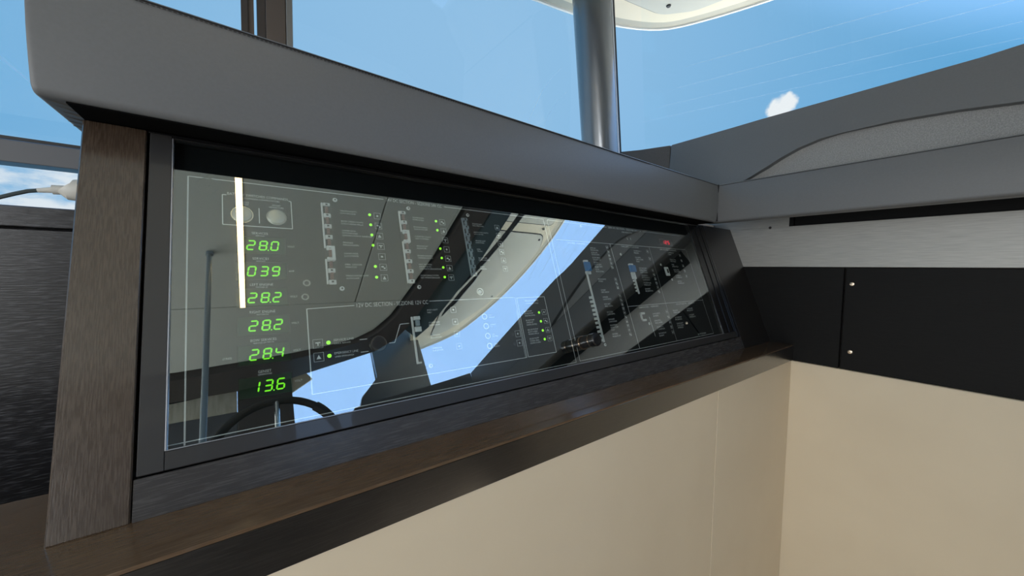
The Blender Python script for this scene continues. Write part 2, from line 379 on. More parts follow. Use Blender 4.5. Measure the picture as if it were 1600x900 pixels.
obj('added_foredeck', MB().box((1.75, -3.6, -.25), (6.5, 2.4, -.2), .01), M['deck'], label='unseen white foredeck added to bounce sunlight up under the overhang', cat='deck')  # out of view, put in as a bounce surface for the visor underside
obj('sea', MB().box((-900, -900, -3.2), (900, 900, -3.0)), M['sea'], kind='stuff', label='open blue sea around the boat', cat='water')

# aft and starboard walls
wl = thing('wall_left', (-2.5, -.3, -1.5), kind='structure')
obj('wall_panel', MB().box((-2.5, .55, -1.5), (-2.45, 1.1, .93)), M['wall_pale'], wl)
obj('wall_panel', MB().box((-2.5, -1.7, -1.5), (-2.45, -1.25, .93)), M['wall_pale'], wl)
obj('wall_panel', MB().box((-2.5, -1.25, .65), (-2.45, .55, .93)), M['wall_pale'], wl)
wb = thing('wall_back', (-.4, -1.6, -1.5), kind='structure')
obj('wall_panel', MB().box((-2.45, -1.66, -1.5), (1.66, -1.60, .30)), M['wall_pale'], wb)
obj('dark_lining', MB().box((-2.45, -1.60, .18), (-.05, -1.56, .675), .004), M['sill_grey'], wb, label='dark grey lining below the window')

# ------------------------------------------------------------------ cream wall below the ledge and the right wall
wf = thing('wall_front', (.6, .45, -1.5), kind='structure')
obj('cream_panel', MB().box((-.9, .429, -1.5), (1.0105, .455, -.3165), .003, 2), M['cream'], wf)
obj('cream_panel', MB().box((1.0125, .429, -1.5), (1.5795, .455, -.3165), .003, 2), M['cream'], wf)
wr = thing('wall_right', (1.6, .1, -1.5), kind='structure')
obj('cream_panel', MB().box((1.580, .455, -1.5), (1.62, -1.2, -.3165), .004, 3), M['cream'], wr)
st = obj('metal_strip', MB().box((1.586, .80, .021), (1.60, -1.2, .1675), .0008).box((1.586, .80, .1675), (1.60, .4605, .25)), M['steel'], wr, label='pale brushed metal strip')
for y0, y1 in ((.303, .85), (-.45, .2985)):
    obj('wood_panel', MB().box((1.586, y0, -.3155), (1.602, y1, .0185), .0012), M['wood_wall'], wr)
obj('wood_panel', MB().box((1.586, -1.2, -.3155), (1.602, -.4535, .0185), .0012), M['wood_wall'], wr)
obj('slot_lining', MB().box((1.602, .4605, .16), (1.61, -1.2, .26)).box((1.5865, .4605, .1665), (1.602, .448, .25)), M['wood_wall'], wr, label='dark wood slot above the metal strip')
obj('backing', MB().box((1.62, 1.05, -1.5), (1.66, -1.6, .30)), M['header'], wr)
RX = Matrix.Rotation(-math.pi/2, 3, 'Y')
for y, z, mt in ((.282, -.034, 'screw'), (.276, -.256, 'screw')):
    s_ = obj('screw', MB().lathe([(.0066, 0), (.0062, .0022), (.0035, .0036)], 14, (1.586, y, z), RX), M[mt], wr, label='small brass screw')
    obj('screw_slot', MB().box((1.5819, y-.0026, z-.0005), (1.5828, y+.0026, z+.0005)), M['dark_plastic'], s_)
obj('screw', MB().lathe([(.005, 0), (.004, .002)], 12, (1.586, .519, .167), RX), M['dark_plastic'], wr, label='small dark screw in the metal strip')

# ------------------------------------------------------------------ console carcass with the sloping dark wood face
con = panel_thing('console_cabinet', 'dark oak instrument console with sloping face and wide ledge below the glass', 'cabinet')
obj('side_post', pbox(-.151, 0, -.0965, .4572, -.02, 0, .0012), M['wood_up'], con)
obj('end_post', pbox(1.357, 0, 1.586, .4572, -.02, 0, .0008), M['wood_up_shaded'], con)
obj('lower_rail', pbox(-.0955, 0, 1.356, .0405, -.02, -.0005, .0008), M['wood_along'], con)
obj('upper_rail', pbox(-.0955, .4548, 1.356, .4572, -.02, -.001, .0004), M['black_gloss'], con)
obj('added_back_board', pbox(-.14, -.02, 1.586, .5, -.06, -.05), M['black_satin'], con)  # unseen back, put in to block light from behind
def w2p(p):                                             # eye-relative world point -> panel axes
    d = Vector(p)-P0
    return (d.x, d.y*math.sin(TILT)+d.z*math.cos(TILT), -d.y*math.cos(TILT)+d.z*math.sin(TILT))
def world_mb(mb): mb.v = [w2p(v) for v in mb.v]; return mb
obj('ledge_top', world_mb(MB().prism([(.427, -.2610), (.4278, -.2591), (.62, -.2591), (.62, -.272), (.4475, -.272), (.427, -.2625)], lambda p, q, d: (d, p, q), -.75, 1.5855, .0)), M['ledge_wood_lit'], con, label='lacquered ledge, warm reflected light put into its brown')
obj('ledge_fascia', world_mb(MB().prism([(.427, -.316), (.427, -.2629), (.447, -.2724), (.447, -.316)], lambda p, q, d: (d, p, q), -.75, 1.5855, .0006)), M['ledge_wood_shaded'], con, label='oak front edge of the ledge, coloured dark for shade')
obj('side_cheek', world_mb(MB().prism([(.515, -.2588), (.68, .168), (.84, .168), (.84, -.2588)], lambda p, q, d: (d, p, q), -.1505, -.135)), M['wood_up'], con)

# ------------------------------------------------------------------ electrical panel behind the glass
ep = panel_thing('electrical_panel', 'black electrical panel of breakers, green voltmeters and white lettering behind glass', 'control panel')
H = -.0120
fp = obj('faceplate', pbox(-.088, .045, 1.34, .455, -.016, H), M['face'], ep)
def line(u0, v0, u1, v1, w=.0011, mat='print'):
    d = Vector((u1-u0, v1-v0)); n = Vector((-d.y, d.x)).normalized()*w/2
    vs = [(u0+n.x, v0+n.y), (u0-n.x, v0-n.y), (u1-n.x, v1-n.y), (u1+n.x, v1+n.y)]
    return obj('printed_line', MB().prism(vs, lambda p, q, d: (p, q, d), H, H+.0002), M[mat], ep, smooth=False)
def text(s, u, v, cap, width=None, align='L', mat='print', name='printed_label'):
    return obj(name, text_mb(s, u, v, cap, width, H+.0003, align), M[mat], ep, smooth=False)
def block(lines, u, v, cap, pitch, width=None, mat='print', align='L'):
    mb = MB(); n = len(lines)
    for i, s in enumerate(lines):
        ww = width*len(s)/max(len(x) for x in lines) if width else None
        text_mb(s, u, v+((n-1)/2-i)*pitch-cap/2, cap, ww, H+.0003, align, mb)
    return obj('printed_label', mb, M[mat], ep, smooth=False)
# direct current frame
line(-.058, .0635, -.058, .405, .0016); line(-.058, .405, .199, .4065); line(.315, .4065, .573, .4065); line(.573, .4065, .573, .067)
line(-.072, .067, .573, .067)
text('24V DC SECTION - SEZIONE 24V CC', .203, .4035, .0062, .107)
# battery switch box
line(-.0225, .338, .0585, .338, .0012); line(-.0225, .338, -.0225, .383, .0012); line(.0585, .338, .0585, .383, .0012); line(-.0225, .383, -.018, .383, .0012); line(.0555, .383, .0585, .383, .0012)
text('BATTERY SWITCHES COMMANDS', -.0172, .3835, .0040, .072); text('COMANDI COMMUTATORI', .0015, .3792, .0026, .042)
block(['SERVICES', 'SERVIZI'], -.001, .3725, .0022, .0032, .016, align='C'); block(['GENSET', 'GENERATORE'], .0395, .3720, .0024, .0034, .018, align='C')
line(.0185, .343, .0185, .367, .0011)
for u in (-.001, .0393):
    b = obj('push_button', MB().lathe([(.0118, H), (.0118, H+.002), (.0105, H+.0036), (.006, H+.0046), (.0015, H+.0044)], 24, (u, .3545, 0)), M['satin_metal'], ep, label='round satin metal push button')
    obj('button_collar', MB().ring((u, .3545), .0118, .0128, H, H+.001), M['chrome'], b)
# six green meters
SEG = {'0': 'abcdef', '1': 'bc', '2': 'abged', '3': 'abgcd', '4': 'fgbc', '5': 'afgcd', '6': 'afgedc', '8': 'abcdefg', '9': 'abcdfg'}
def digit_mb(ch, u, v, w, h, t, z, slant=.16, mb=None):
    mb = mb or MB()
    m = h/2; g = t*.12
    def hs(y): return [(t*.5+g, y), (t+g, y+t/2), (w-t-g, y+t/2), (w-t*.5-g, y), (w-t-g, y-t/2), (t+g, y-t/2)]
    def vsg(x, y0, y1): return [(x, y0+g), (x+t/2, y0+t*.5+g), (x+t/2, y1-t*.5-g), (x, y1-g), (x-t/2, y1-t*.5-g), (x-t/2, y0+t*.5+g)]
    P = {'a': hs(h-t/2), 'g': hs(m), 'd': hs(t/2), 'f': vsg(t/2, m, h-t/2), 'b': vsg(w-t/2, m, h-t/2), 'e': vsg(t/2, t/2, m), 'c': vsg(w-t/2, t/2, m)}
    for s in SEG[ch]: mb.prism([(u+x+slant*y, v+y) for x, y in P[s]], lambda p, q, d: (p, q, d), z, z+.0002)
    return mb
meters = [('28.0', .2965, ['SERVICES', 'SERVIZI'], 'VOLT'), ('039', .2585, ['SERVICES', 'SERVIZI'], 'AMP'), ('28.2', .2207, ['LEFT ENGINE', 'MOTORE SX'], 'VOLT'),
          ('28.2', .1825, ['RIGHT ENGINE', 'MOTORE DX'], 'VOLT'), ('28.4', .1445, ['BOW SERVICES', 'SERVIZI DI PRUA'], 'VOLT'), ('13.6', .1035, ['GENSET', 'GENERATORE'], 'VOLT')]
for val, v0, lab, unit in meters:
    mt = obj('digital_meter', pbox(-.0085, v0, .0480, v0+.0252, H, H+.0012, .0006), M['meter_glass'], ep, label='dark meter window with green digits reading '+val)
    obj('meter_rim', MB().prism([(-.0095, v0-.001), (.049, v0-.001), (.049, v0+.0262), (-.0095, v0+.0262)], lambda p, q, d: (p, q, d), H, H+.0006), M['black_gloss'], mt)
    u = .0018; us = [.0018, .0158, .0292]; k = 0
    for i, ch in enumerate(val):
        if ch == '.':
            obj('decimal_point', MB().lathe([(.0009, 0), (.0009, .0003)], 8, (us[k]-.0018, v0+.0054, H+.0013)), M['led_green'], mt); continue
        obj('digit', digit_mb(ch, us[k], v0+.0048, .0098, .0148, .0019, H+.0013), M['led_green'], mt); k += 1
    w = .0034*len(lab[0])*.72; top = v0+.0252
    text(lab[0], .0185, top+.0042, .0034, len(lab[0])*.00235, 'C'); text(lab[1], .0185, top+.0012, .0019, len(lab[1])*.0015, 'C')
    text(unit, .0508, v0+.0115, .0027, .0090 if unit == 'VOLT' else .007)
text('(1503)', -.0238, .1545, .0026, .0088)
# fuse holes, panel screws
for u, v in ((.0722, .2530), (.0692, .2322)):
    e = obj('fuse_socket', MB().ring((u, v), .0030, .0050, H, H+.0012, 18), M['chrome'], ep, label='small chrome ringed socket')
    obj('socket_hole', MB().lathe([(.003, H), (.003, H+.0004)], 14, (u, v, 0)), M['dark_plastic'], e)
for u, v in ((.119, .2438), (.242, .2438), (.3655, .394), (.120, .394), (.242, .394), (.243, .108), (.70, .4), (.679, .093), (.835, .327), (1.02, .30), (1.058, .252), (.876, .128)):
    e = obj('panel_screw', MB().lathe([(.0036, H), (.0036, H+.001), (.0028, H+.0018)], 14, (u, v, 0)), M['white_plastic'], ep, label='small white screw head')
    obj('screw_recess', MB().lathe([(.0014, H+.0018), (.0014, H+.0021)], 8, (u, v, 0)), M['dark_plastic'], e)
obj('cover_plate', MB().ring((-.0383, .394), .011, .0118, H, H+.0006, 28).lathe([(.0025, H), (.002, H+.001)], 12, (-.0383, .394, 0)), M['face'], ep, label='faint round blanking plate')

def breaker_strip(u, v_top, v_bot, n, guard=None, body='white_plastic', rail='white_plastic', w=.0125):
    root = obj('breaker_strip', pbox(u-.0005, v_bot-.003, u+w+.004, v_top+.003, H, H+.0010), M['dark_plastic'], ep, label='column of small circuit breakers')
    p = (v_top-v_bot)/n
    for i in range(n+1):
        v = v_top-i*p
        mb = pbox(u+.0028, v-.0036 if i else v-.002, u+.0028+w*.80, v+.0032, H+.001, H+.0046, .0006)
        br = obj('breaker', mb, M[body], root)
        mb2 = MB().box((u+.0062, v-.0012, H+.0046), (u+.0092, v+.0016, H+.0049)); 
        if i < n:
            mb3 = pbox(u+.0055, v-p+.0036, u+.0095, v-.004, H+.001, H+.0062, .0006)
            obj('breaker_lever', mb3, M['lever'] if body == 'white_plastic' else M['grey_plastic'], root, label='red brown breaker lever' if body == 'white_plastic' else None)
        obj('breaker_mark', mb2, M['dark_plastic'], root)
    segs = [(v_bot-.003, v_top+.003)] if guard is None else [(v_bot-.003, v_top-(guard+1)*p), (v_top-guard*p, v_top+.003)]
    for a, b in segs: obj('rail', pbox(u, a, u+.0022, b, H+.001, H+.0042, .0004), M[rail], root)
    if guard is not None:
        va, vb = v_top-guard*p, v_top-(guard+1)*p
        obj('breaker_guard', MB().box((u+w*.8, vb-.002, H+.001), (u+w*.8+.0042, va+.002, H+.0065)).box((u+.003, va-.0005, H+.001), (u+w*.8+.004, va+.0025, H+.0065)).box((u+.003, vb-.0025, H+.001), (u+w*.8+.004, vb+.0005, H+.0065)), M[body], root)
    return root
breaker_strip(.0985, .382, .2535, 7, 4); breaker_strip(.2215, .382, .2535, 7, 2); breaker_strip(.3480, .382, .266, 7, None, 'grey_plastic', 'grey_plastic')
def lamp(u, v, r=.0023):
    e = obj('indicator_lamp', MB().lathe([(r, H), (r, H+.0008), (r*.5, H+.0014)], 12, (u, v, 0)), M['led_lamp'], ep, label='lit green indicator lamp')
    return e
def key(u, v, s=.0105, glyph=0, mat='print_dim'):
    e = MB(); w = .0007
    for a, b, c, d in ((-1, -1, 1, -1), (1, -1, 1, 1), (1, 1, -1, 1), (-1, 1, -1, -1)):
        x0, x1 = sorted((u+a*s/2, u+c*s/2)); y0, y1 = sorted((v+b*s/2, v+d*s/2))
        e.box((x0-w/2, y0-w/2, H), (x1+w/2, y1+w/2, H+.0003))
    kb = obj('switch_key', e, M['print_dim'], ep, label='small square membrane switch key', smooth=False)
    g = MB()
    if glyph % 4 == 0: g.lathe([(.0018, H), (.0018, H+.0003)], 8, (u, v, 0))
    elif glyph % 4 == 1: g.box((u-.003, v-.0005, H), (u+.001, v+.002, H+.0003)).box((u+.0005, v-.003, H), (u+.0035, v-.0005, H+.0003))
    elif glyph % 4 == 2: g.prism([(u-.003, v-.0028), (u+.003, v-.0028), (u, v+.003)], lambda p, q, d: (p, q, d), H, H+.0003)
    else: g.box((u-.0032, v+.0005, H), (u+.0032, v+.002, H+.0003)).box((u-.0007, v-.003, H), (u+.0007, v+.001, H+.0003))
    obj('key_symbol', g, M['print'], kb, smooth=False)
labA = [['SALON LIGHTS', 'LUCI SALONE'], ['BOW CABIN LIGHTS', 'LUCI CABINA PRUA'], ['LOWER DECK', 'SWITCHBOARD', 'QUADRO PONTE INFERIORE'], ['FRIDGES', 'FRIGORIFERI'], ['LOWER DECK', 'LUCI PONTE'], ['MIRR. COOLER', 'GHIACCIO'], ['FRESH WATER PUMP', 'AUTOCLAVE']]
labB = [['WATER PUMPS', 'POMPE ACQUA'], ['ENGINE PANELS', 'QUADRI MOTORE'], ['COURTESY LIGHTS', 'LUCI CORTESIA'], ['WINDOW LIFT', 'ALZAVETRI'], ['ENGINE CONTROL', 'COMANDI MOTORI'], ['NAV. SECTION', 'INSTRUMENTS', 'STRUMENTI NAVIGAZIONE'], ['MONITORING SYSTEM', 'SIST. MONITORAGGIO']]
labC = [['ENGINE ROOM', 'SALA MACCHINE'], ['NAVIGATION LIGHTS', 'LUCI DI VIA'], ['ANCHOR LIGHT', 'LUCE FONDA'], ['HORN', 'TROMBA'], ['BILGE PUMP', 'POMPA SENTINA'], ['SPARE', 'RISERVA']]
for i in range(7):
    v = .3735-i*.0186
    w = max(len(s) for s in labA[i])*.0021; block(labA[i], .1265, v+.0005, .0026, .0042, w)
    if i != 4: lamp(.1722, v)
    key(.1848, v-.001, .0108, i)
    block(labB[i], .2475, v+.0010, .0026, .0042, max(len(s) for s in labB[i])*.0020)
    if i != 2: lamp(.2932, v)
    key(.3062, v-.001, .0108, i+1)
    if i < 6:
        block(labC[i], .3730, v+.0005, .0026, .0042, max(len(s) for s in labC[i])*.0020)
        key(.4330, v-.001, .0108, i+2)
# 12 V section
line(.0702, .095, .0702, .2145, .0014); line(.0702, .2145, .134, .2165); line(.257, .2180, .44, .2180); line(.0702, .095, .443, .095); line(.443, .095, .443, .2180)
text('12V DC SECTION - SEZIONE 12V CC', .1375, .2132, .0068, .1165)
for v, lab in ((.1632, ['SERVICE LINE', 'LINEA SERVIZI']), (.1442, ['EMERGENCY LINE', 'LINEA EMERGENZA'])):
    key(.0812, v, .0122, 3 if v > .15 else 2); lamp(.0946, v, .0028)
    text(lab[0], .1014, v+.0012, .0032, len(lab[0])*.0023); text(lab[1], .1020, v-.0034, .0023, len(lab[1])*.0017)
line(.1370, .1630, .1480, .1630); line(.1370, .1440, .1480, .1440); line(.1800, .153, .1890, .153); line(.1890, .153, .2010, .1815); line(.2010, .1815, .2160, .1820)
kn = obj('selector_knob', MB().lathe([(.0138, H), (.0138, H+.002), (.0118, H+.0045), (.0108, H+.0048), (.0085, H+.0040)], 28, (.1632, .1540, 0)), M['knob'], ep, label='round black selector knob')
obj('knob_ring', MB().ring((.1632, .154), .0100, .0114, H+.0044, H+.0055, 28), M['knob_ring'], kn, label='bronze coloured ring'); obj('knob_pointer', MB().box((.154, .1522, H+.004), (.1724, .1558, H+.0062), .0006), M['knob'], kn)
b12 = obj('breaker_strip', pbox(.2195, .114, .2225, .192, H, H+.003, .0004), M['white_plastic'], ep, label='short white rail with one breaker')
obj('breaker', pbox(.2235, .186, .2345, .192, H, H+.0045, .0005), M['white_plastic'], b12); obj('breaker', pbox(.2235, .166, .2345, .1745, H, H+.0045, .0005), M['white_plastic'], b12); obj('breaker_lever', pbox(.2262, .1755, .2325, .1855, H, H+.006, .0006), M['grey_plastic'], b12); obj('breaker', pbox(.2225, .114, .2275, .117, H, H+.004, .0004), M['white_plastic'], b12)
for i, v in enumerate((.1830, .1645, .1460, .1270)):
    obj('socket_ring', MB().ring((.3622, v), .0042, .0058, H, H+.001, 22), M['print'], ep, label='white printed ring'); block([['VHF', 'RADIO'], ['STEREO', 'TV'], ['GPS', 'PLOTTER'], ['SPARE', 'RISERVA']][i], .3725, v, .0026, .0042, .012)
e = obj('fuse_socket', MB().ring((.3625, .232), .0056, .0072, H, H+.001, 24), M['chrome'], ep, label='large chrome ringed socket'); obj('socket_hole', MB().lathe([(.004, H), (.0034, H+.001)], 16, (.3625, .232, 0)), M['white_plastic'], e)
for v, ls in ((.20, ['SPOT LIGHT', 'FARO']), (.178, ['COMPASS', 'BUSSOLA']), (.156, ['SEARCH', 'RICERCA']), (.134, ['SIREN', 'SIRENA'])):
    block(ls, .2500, v, .0026, .0042, .02); key(.300, v, .010, 0)
# right group of the direct current frame
line(.4470, .0955, .5225, .0955, .0012); line(.5225, .0955, .5225, .2165, .0012); line(.4470, .0955, .4470, .2165, .0012); line(.4470, .2165, .5225, .2165, .0012)
line(.4400, .096, .4400, .19, .0012, 'print_dim')
text('BILGE PUMPS', .485, .2075, .0034, .036, 'C'); text('POMPE SENTINA', .485, .2020, .0026, .034, 'C')
for i, v in enumerate((.1825, .1635, .1440, .1255)):
    block([['BILGE PUMP', 'ENGINE ROOM', 'SALA MACCHINE'], ['BILGE PUMP', 'AMIDSHIP', 'POMPA CENTRO'], ['BILGE PUMP', 'BOW CABIN', 'POMPA PRUA'], ['BILGE PUMP', 'STERN AREA', 'POMPA POPPA']][i], .4590, v, .0030, .0046, .027)
    lamp(.4980, v, .0026); key(.5122, v, .0108, i)
    if i > 1:
        key(.4322, v-.0005, .012, 0, 'print'); obj('indicator_lamp', MB().lathe([(.003, H), (.003, H+.001)], 12, (.4202, v-.001, 0)), M['dark_plastic'], ep, label='unlit black indicator')
# alternating current frame
line(.585, .068, 1.206, .0695); line(1.206, .0695, 1.202, .357, .0010, 'print_dim'); line(.585, .068, .585, .406); line(.585, .406, .805, .406); line(.975, .4065, 1.19, .4075, .001, 'print_dim'); line(.600, .356, 1.198, .3575)
text('230V AC SECTION - SEZIONE 230V CA', .811, .4035, .0058, .155)
text('LINE SELECTOR', .868, .3945, .0045, .05); text('1 1', .885, .3735, .0075, .018); text('SHORE  GENSET', .6350, .3475, .005, .065)
line(.800, .357, .806, .0690); line(.984, .357, .984, .0690, .001, 'print_dim'); line(.802, .1795, 1.207, .1805)
text('GALLEY - CUCINA', .847, .3495, .0045, .083); text('AIR CONDITIONING', 1.04, .3490, .0045, .095); text('SERVICES - SERVIZI', .850, .1720, .0045, .092); text('OUTLETS - PRESE', 1.037, .1720, .0045, .11); text('ELECTRIC SWITCHBOARD', 1.109, .0735, .0045, .05)
# tall breaker columns
t1 = obj('breaker_strip', pbox(.674, .099, .6785, .276, H, H+.003, .0004), M['white_plastic'], ep, label='tall white breaker rail under a blue main switch')
obj('main_switch', pbox(.6735, .2760, .6940, .2995, H, H+.006, .001), M['blue_plastic'], t1, label='blue main breaker'); obj('main_switch', pbox(.6735, .2995, .6880, .3045, H, H+.006, .001), M['white_plastic'], t1); obj('main_switch', pbox(.672, .268, .690, .2755, H, H+.0045, .0006), M['white_plastic'], t1)
for i in range(11):
    v = .2085-i*.0104
    obj('breaker', pbox(.6630, v-.0030, .6745, v+.0028, H, H+.0045, .0006), M['white_plastic'], t1)
t2 = obj('breaker_strip', pbox(.8640, .2120, .8690, .2560, H, H+.003, .0004), M['white_plastic'], ep, label='short white breaker rail under a blue switch')
obj('main_switch', pbox(.8540, .2750, .8800, .2945, H, H+.006, .001), M['blue_plastic'], t2, label='blue breaker'); obj('main_switch', pbox(.8540, .2945, .8720, .2990, H, H+.006, .001), M['white_plastic'], t2); obj('main_switch', pbox(.8550, .2540, .8730, .2740, H, H+.004, .001), M['white_plastic'], t2)
for i in range(4): obj('breaker', pbox(.8560, .2180+i*.0095, .8645, .2230+i*.0095, H, H+.0045, .0006), M['white_plastic'], t2)
t3 = obj('breaker_strip', pbox(1.0310, .2640, 1.0500, .2920, H, H+.004, .001), M['white_plastic'], ep, label='single white square breaker'); obj('breaker_lever', pbox(1.0370, .2720, 1.0440, .2850, H+.004, H+.0055, .0006), M['dark_plastic'], t3)
t4 = obj('breaker_strip', MB().box((.8460, .1360, H), (.8490, .1600, H+.004)).box((.8460, .1545, H), (.8640, .1600, H+.004)).box((.8460, .1360, H), (.8640, .1415, H+.004)), M['white_plastic'], ep, label='white bracket shaped breaker')
acl = [.3372, .3249, .3109, .2952, .2815, .2525, .2239, .2055, .1874, .167, .1484, .1308, .1118]
acn = [['SHORE LINE', 'PRESA BANCHINA'], ['SHORE LINE', 'SECONDA PRESA'], ['BATTERY CHARGER', 'CARICA BATTERIE'], ['BOILER', 'SCALDACQUA', 'ACQUA CALDA'], ['GALLEY', 'CUCINA', 'PIANO COTTURA'], ['MICROWAVE', 'FORNO'], ['ICE MAKER', 'FABBR. GHIACCIO'], ['WASHER', 'LAVATRICE'], ['BOW CABIN', 'PRESE CABINA'], ['AIR COND.', 'CLIMA POMPA'], ['DISHWASHER', 'LAVASTOVIGLIE'], ['WATERMAKER', 'DISSALATORE', 'ACQUA'], ['SPARE', 'RISERVA']]
for v, ls in zip(acl, acn): block(ls, .7140, v, .0038, .0056, .030)
for i in range(22):
    v = .3450-i*.0113
    if 5 < i < 8 or 11 == i: continue
    key(.7835, v, .0080, i)
for u, v, ls in ((.8993, .3370, ['WINDOW 1', 'PRESA']), (.8990, .3140, ['DISH RACK', 'CAPPA CUCINA', 'FORNO']), (.9025, .2810, ['COOKTOP', 'PIASTRA', 'COTTURA']), (.9042, .2590, ['OVEN', 'FORNO', 'GRILL']), (.9044, .2400, ['FRIDGE', 'FRIGO']), (.9026, .2225, ['SPARE', 'RISERVA']), (1.080, .3390, ['COMPRESSOR', 'CLIMA']), (1.0806, .3156, ['FAN COIL', 'VENTOLA']), (1.0826, .2984, ['PUMP', 'POMPA ACQUA']), (1.0845, .2813, ['SALON', 'SALONE']), (1.0853, .2622, ['CABIN', 'CABINA']), (1.0861, .2432, ['SPARE', 'RISERVA']), (.9041, .1500, ['SOCKETS', 'PRESE']), (.9036, .1306, ['SALON', 'SALONE']), (.9069, .1123, ['CABIN', 'CABINA']), (.9073, .0944, ['BATHROOM', 'BAGNO']), (1.0109, .1531, ['BOW', 'PRUA']), (1.0098, .1319, ['STERN', 'POPPA']), (1.0098, .1110, ['GALLEY', 'CUCINA', 'PRESE']), (1.0885, .1544, ['FLYBRIDGE', 'PRESE FLY']), (1.0918, .1340, ['COCKPIT', 'POZZETTO'])):
    block(ls, u, v, .0042, .0062, .036)
for i in range(6): key(.9680, .2810-i*.0130, .0085, i, 'print'); 
key(.9700, .3412, .009); key(.9700, .318, .009)
for i in range(5): key(.9770, .155-i*.0150, .0085, i); key(1.150, .335-i*.018, .008, i)
line(.8850, .146, .8880, .092, .0014)
# red readout
rd = obj('digital_meter', pbox(1.052, .3660, 1.125, .3880, H, H+.0012, .0006), M['dark_plastic'], ep, label='small readout with red digits')
for i, ch in enumerate('125'): obj('digit', digit_mb(ch, 1.0640+i*.0155, .3705, .0115, .0125, .0022, H+.0013, .1), M['led_red'], rd)

# ------------------------------------------------------------------ glazed door over the panel
dr = panel_thing('panel_door', 'black framed glass door over the electrical panel', 'door')
obj('frame_stile', pbox(-.0935, .0425, -.0725, .4543, -.012, .0002, .0008), M['black_satin'], dr)
obj('frame_rail', pbox(-.0725, .0425, 1.3355, .0620, -.012, .0002, .0008), M['black_satin'], dr)
obj('frame_rail', pbox(-.0725, .4505, 1.3355, .4543, -.012, .0002, .0006), M['black_gloss'], dr)
obj('frame_stile', pbox(1.3370, .0425, 1.3545, .4543, -.012, .0008, .0008), M['black_gloss'], dr)
for u0, u1, h in ((1.2525, 1.2870, -.002), (1.2905, 1.3210, 0.), (1.3245, 1.3345, .0012)):
    obj('frame_strip', pbox(u0, .0625, u1, .4505, -.012, h, .001), M['black_gloss'], dr)
obj('frame_strip', pbox(1.25, .0622, 1.3365, .4508, -.012, -.008), M['seam'], dr)
obj('edge_trim', pbox(-.0725, .0620, -.0712, .4505, -.006, .0008, .0003), M['trim_silver'], dr, label='thin silver edge'); obj('edge_trim', pbox(-.0725, .0620, 1.2525, .0631, -.006, .0008, .0003), M['trim_silver'], dr, label='thin silver edge')
obj('glass_pane', pbox(-.0712, .0631, 1.2520, .4505, -.0046, -.0042), M['mirror_glass'], dr, label='greenish reflective glass', smooth=False)
kb = obj('door_knob', MB().lathe([(.0150, -.0042), (.0150, .004), (.0135, .006), (.0135, .022), (.0128, .024), (.0128, .030), (.0142, .032), (.0142, .044), (.0125, .0465), (.006, .0475)], 28, (.5900, .1050, 0)), M['knob'], dr, label='black cylindrical knob')
obj('knob_ring', MB().ring((.59, .105), .0136, .0156, .004, .0068, 28).ring((.59, .105), .0130, .0145, .0295, .0315, 28), M['knob_ring'], kb, label='bronze rings on the knob')

# ------------------------------------------------------------------ padded coamings
def swept_pad(prof, fn, a, b, r, steps=4):
    n = len(prof); cx = sum(p for p, q in prof)/n; cz = sum(q for p, q in prof)/n
    hw = max(abs(p-cx) for p, q in prof); hz = max(abs(q-cz) for p, q in prof)
    st = [(a+(b-a)/abs(b-a)*r*(1-math.cos(k/steps*math.pi/2)), r*(1-math.sin(k/steps*math.pi/2))) for k in range(steps+1)]
    m = 24
    st += [(a+(b-a)*i/m, 0) for i in range(1, m)]
    st += [(b-(b-a)/abs(b-a)*r*(1-math.cos(k/steps*math.pi/2)), r*(1-math.sin(k/steps*math.pi/2))) for k in range(steps, -1, -1)]
    vs = []; fs = []
    for x, ins in st:
        sx, sz = (hw-ins)/hw, (hz-ins)/hz
        vs += [fn(cx+(p-cx)*sx, cz+(q-cz)*sz, x) for p, q in prof]
    for i in range(len(st)-1):
        for k in range(n): fs.append((i*n+k, i*n+(k+1) % n, (i+1)*n+(k+1) % n, (i+1)*n+k))
    fs += [tuple(range(n))[::-1], tuple((len(st)-1)*n+k for k in range(n))]
    return MB().add(vs, fs)
def pad_profile(front, back, bot, top, bulge=.004, rb=.016, rt=.005, lip=None):
    s = 1 if back > front else -1
    P = [(back, lip), (front+s*.040, lip), (front+s*.034, bot)] if lip else [(back, bot)]
    for k in range(7): t = k/6*math.pi/2; P.append((front+s*(rb-rb*math.sin(t)), bot+rb-rb*math.cos(t)))
    for k in range(1, 6): t = k/6; P.append((front-s*bulge*math.sin(math.pi*t), bot+rb+(top-rt-bot-rb)*t))
    for k in range(5): t = k/4*math.pi/2; P.append((front+s*(rt-rt*math.cos(t)), top-rt+rt*math.sin(t)))
    P.append((back, top)); return P
fpad = obj('padded_coaming', swept_pad(pad_profile(.599, .86, .1725, .3040, .0035, .009), lambda p, q, d: (d, p, q), -.1722, 1.3345, .005), M['leather'], None, 'long grey leather padded coaming above the electrical panel', 'coaming')
def child_of(o, name, mb, mat, **kw): return obj(name, mb, mat, o, **kw)
child_of(fpad, 'seam', MB().tube([(-.166, .5978, .2995), (.6, .5978, .2995), (1.332, .5978, .2995)], .0008, 6), M['seam'], label='dark seam along the top edge')
child_of(fpad, 'underside_board', MB().box((-.1505, .606, .1706), (1.33, .86, .1722)), M['void'], label='black underside board')
sm = MB()
for i in range(230):
    x = -.160+i*.0047; sm.box((x, .5966, .2968), (x+.0028, .5976, .2978))
child_of(fpad, 'stitching', sm, M['thread'], kind='stuff')
fm = MB()
for i in range(8):
    y = .612+i*.019; pts = []
    for k in range(7): t = k/6; pts.append((-.167+.05*t+.003*math.sin(i), y+.012*math.sin(t*2.2)+.010*t, .1738-.0012*math.sin(t*math.pi)))
    fm.tube(pts, .0018, 6)
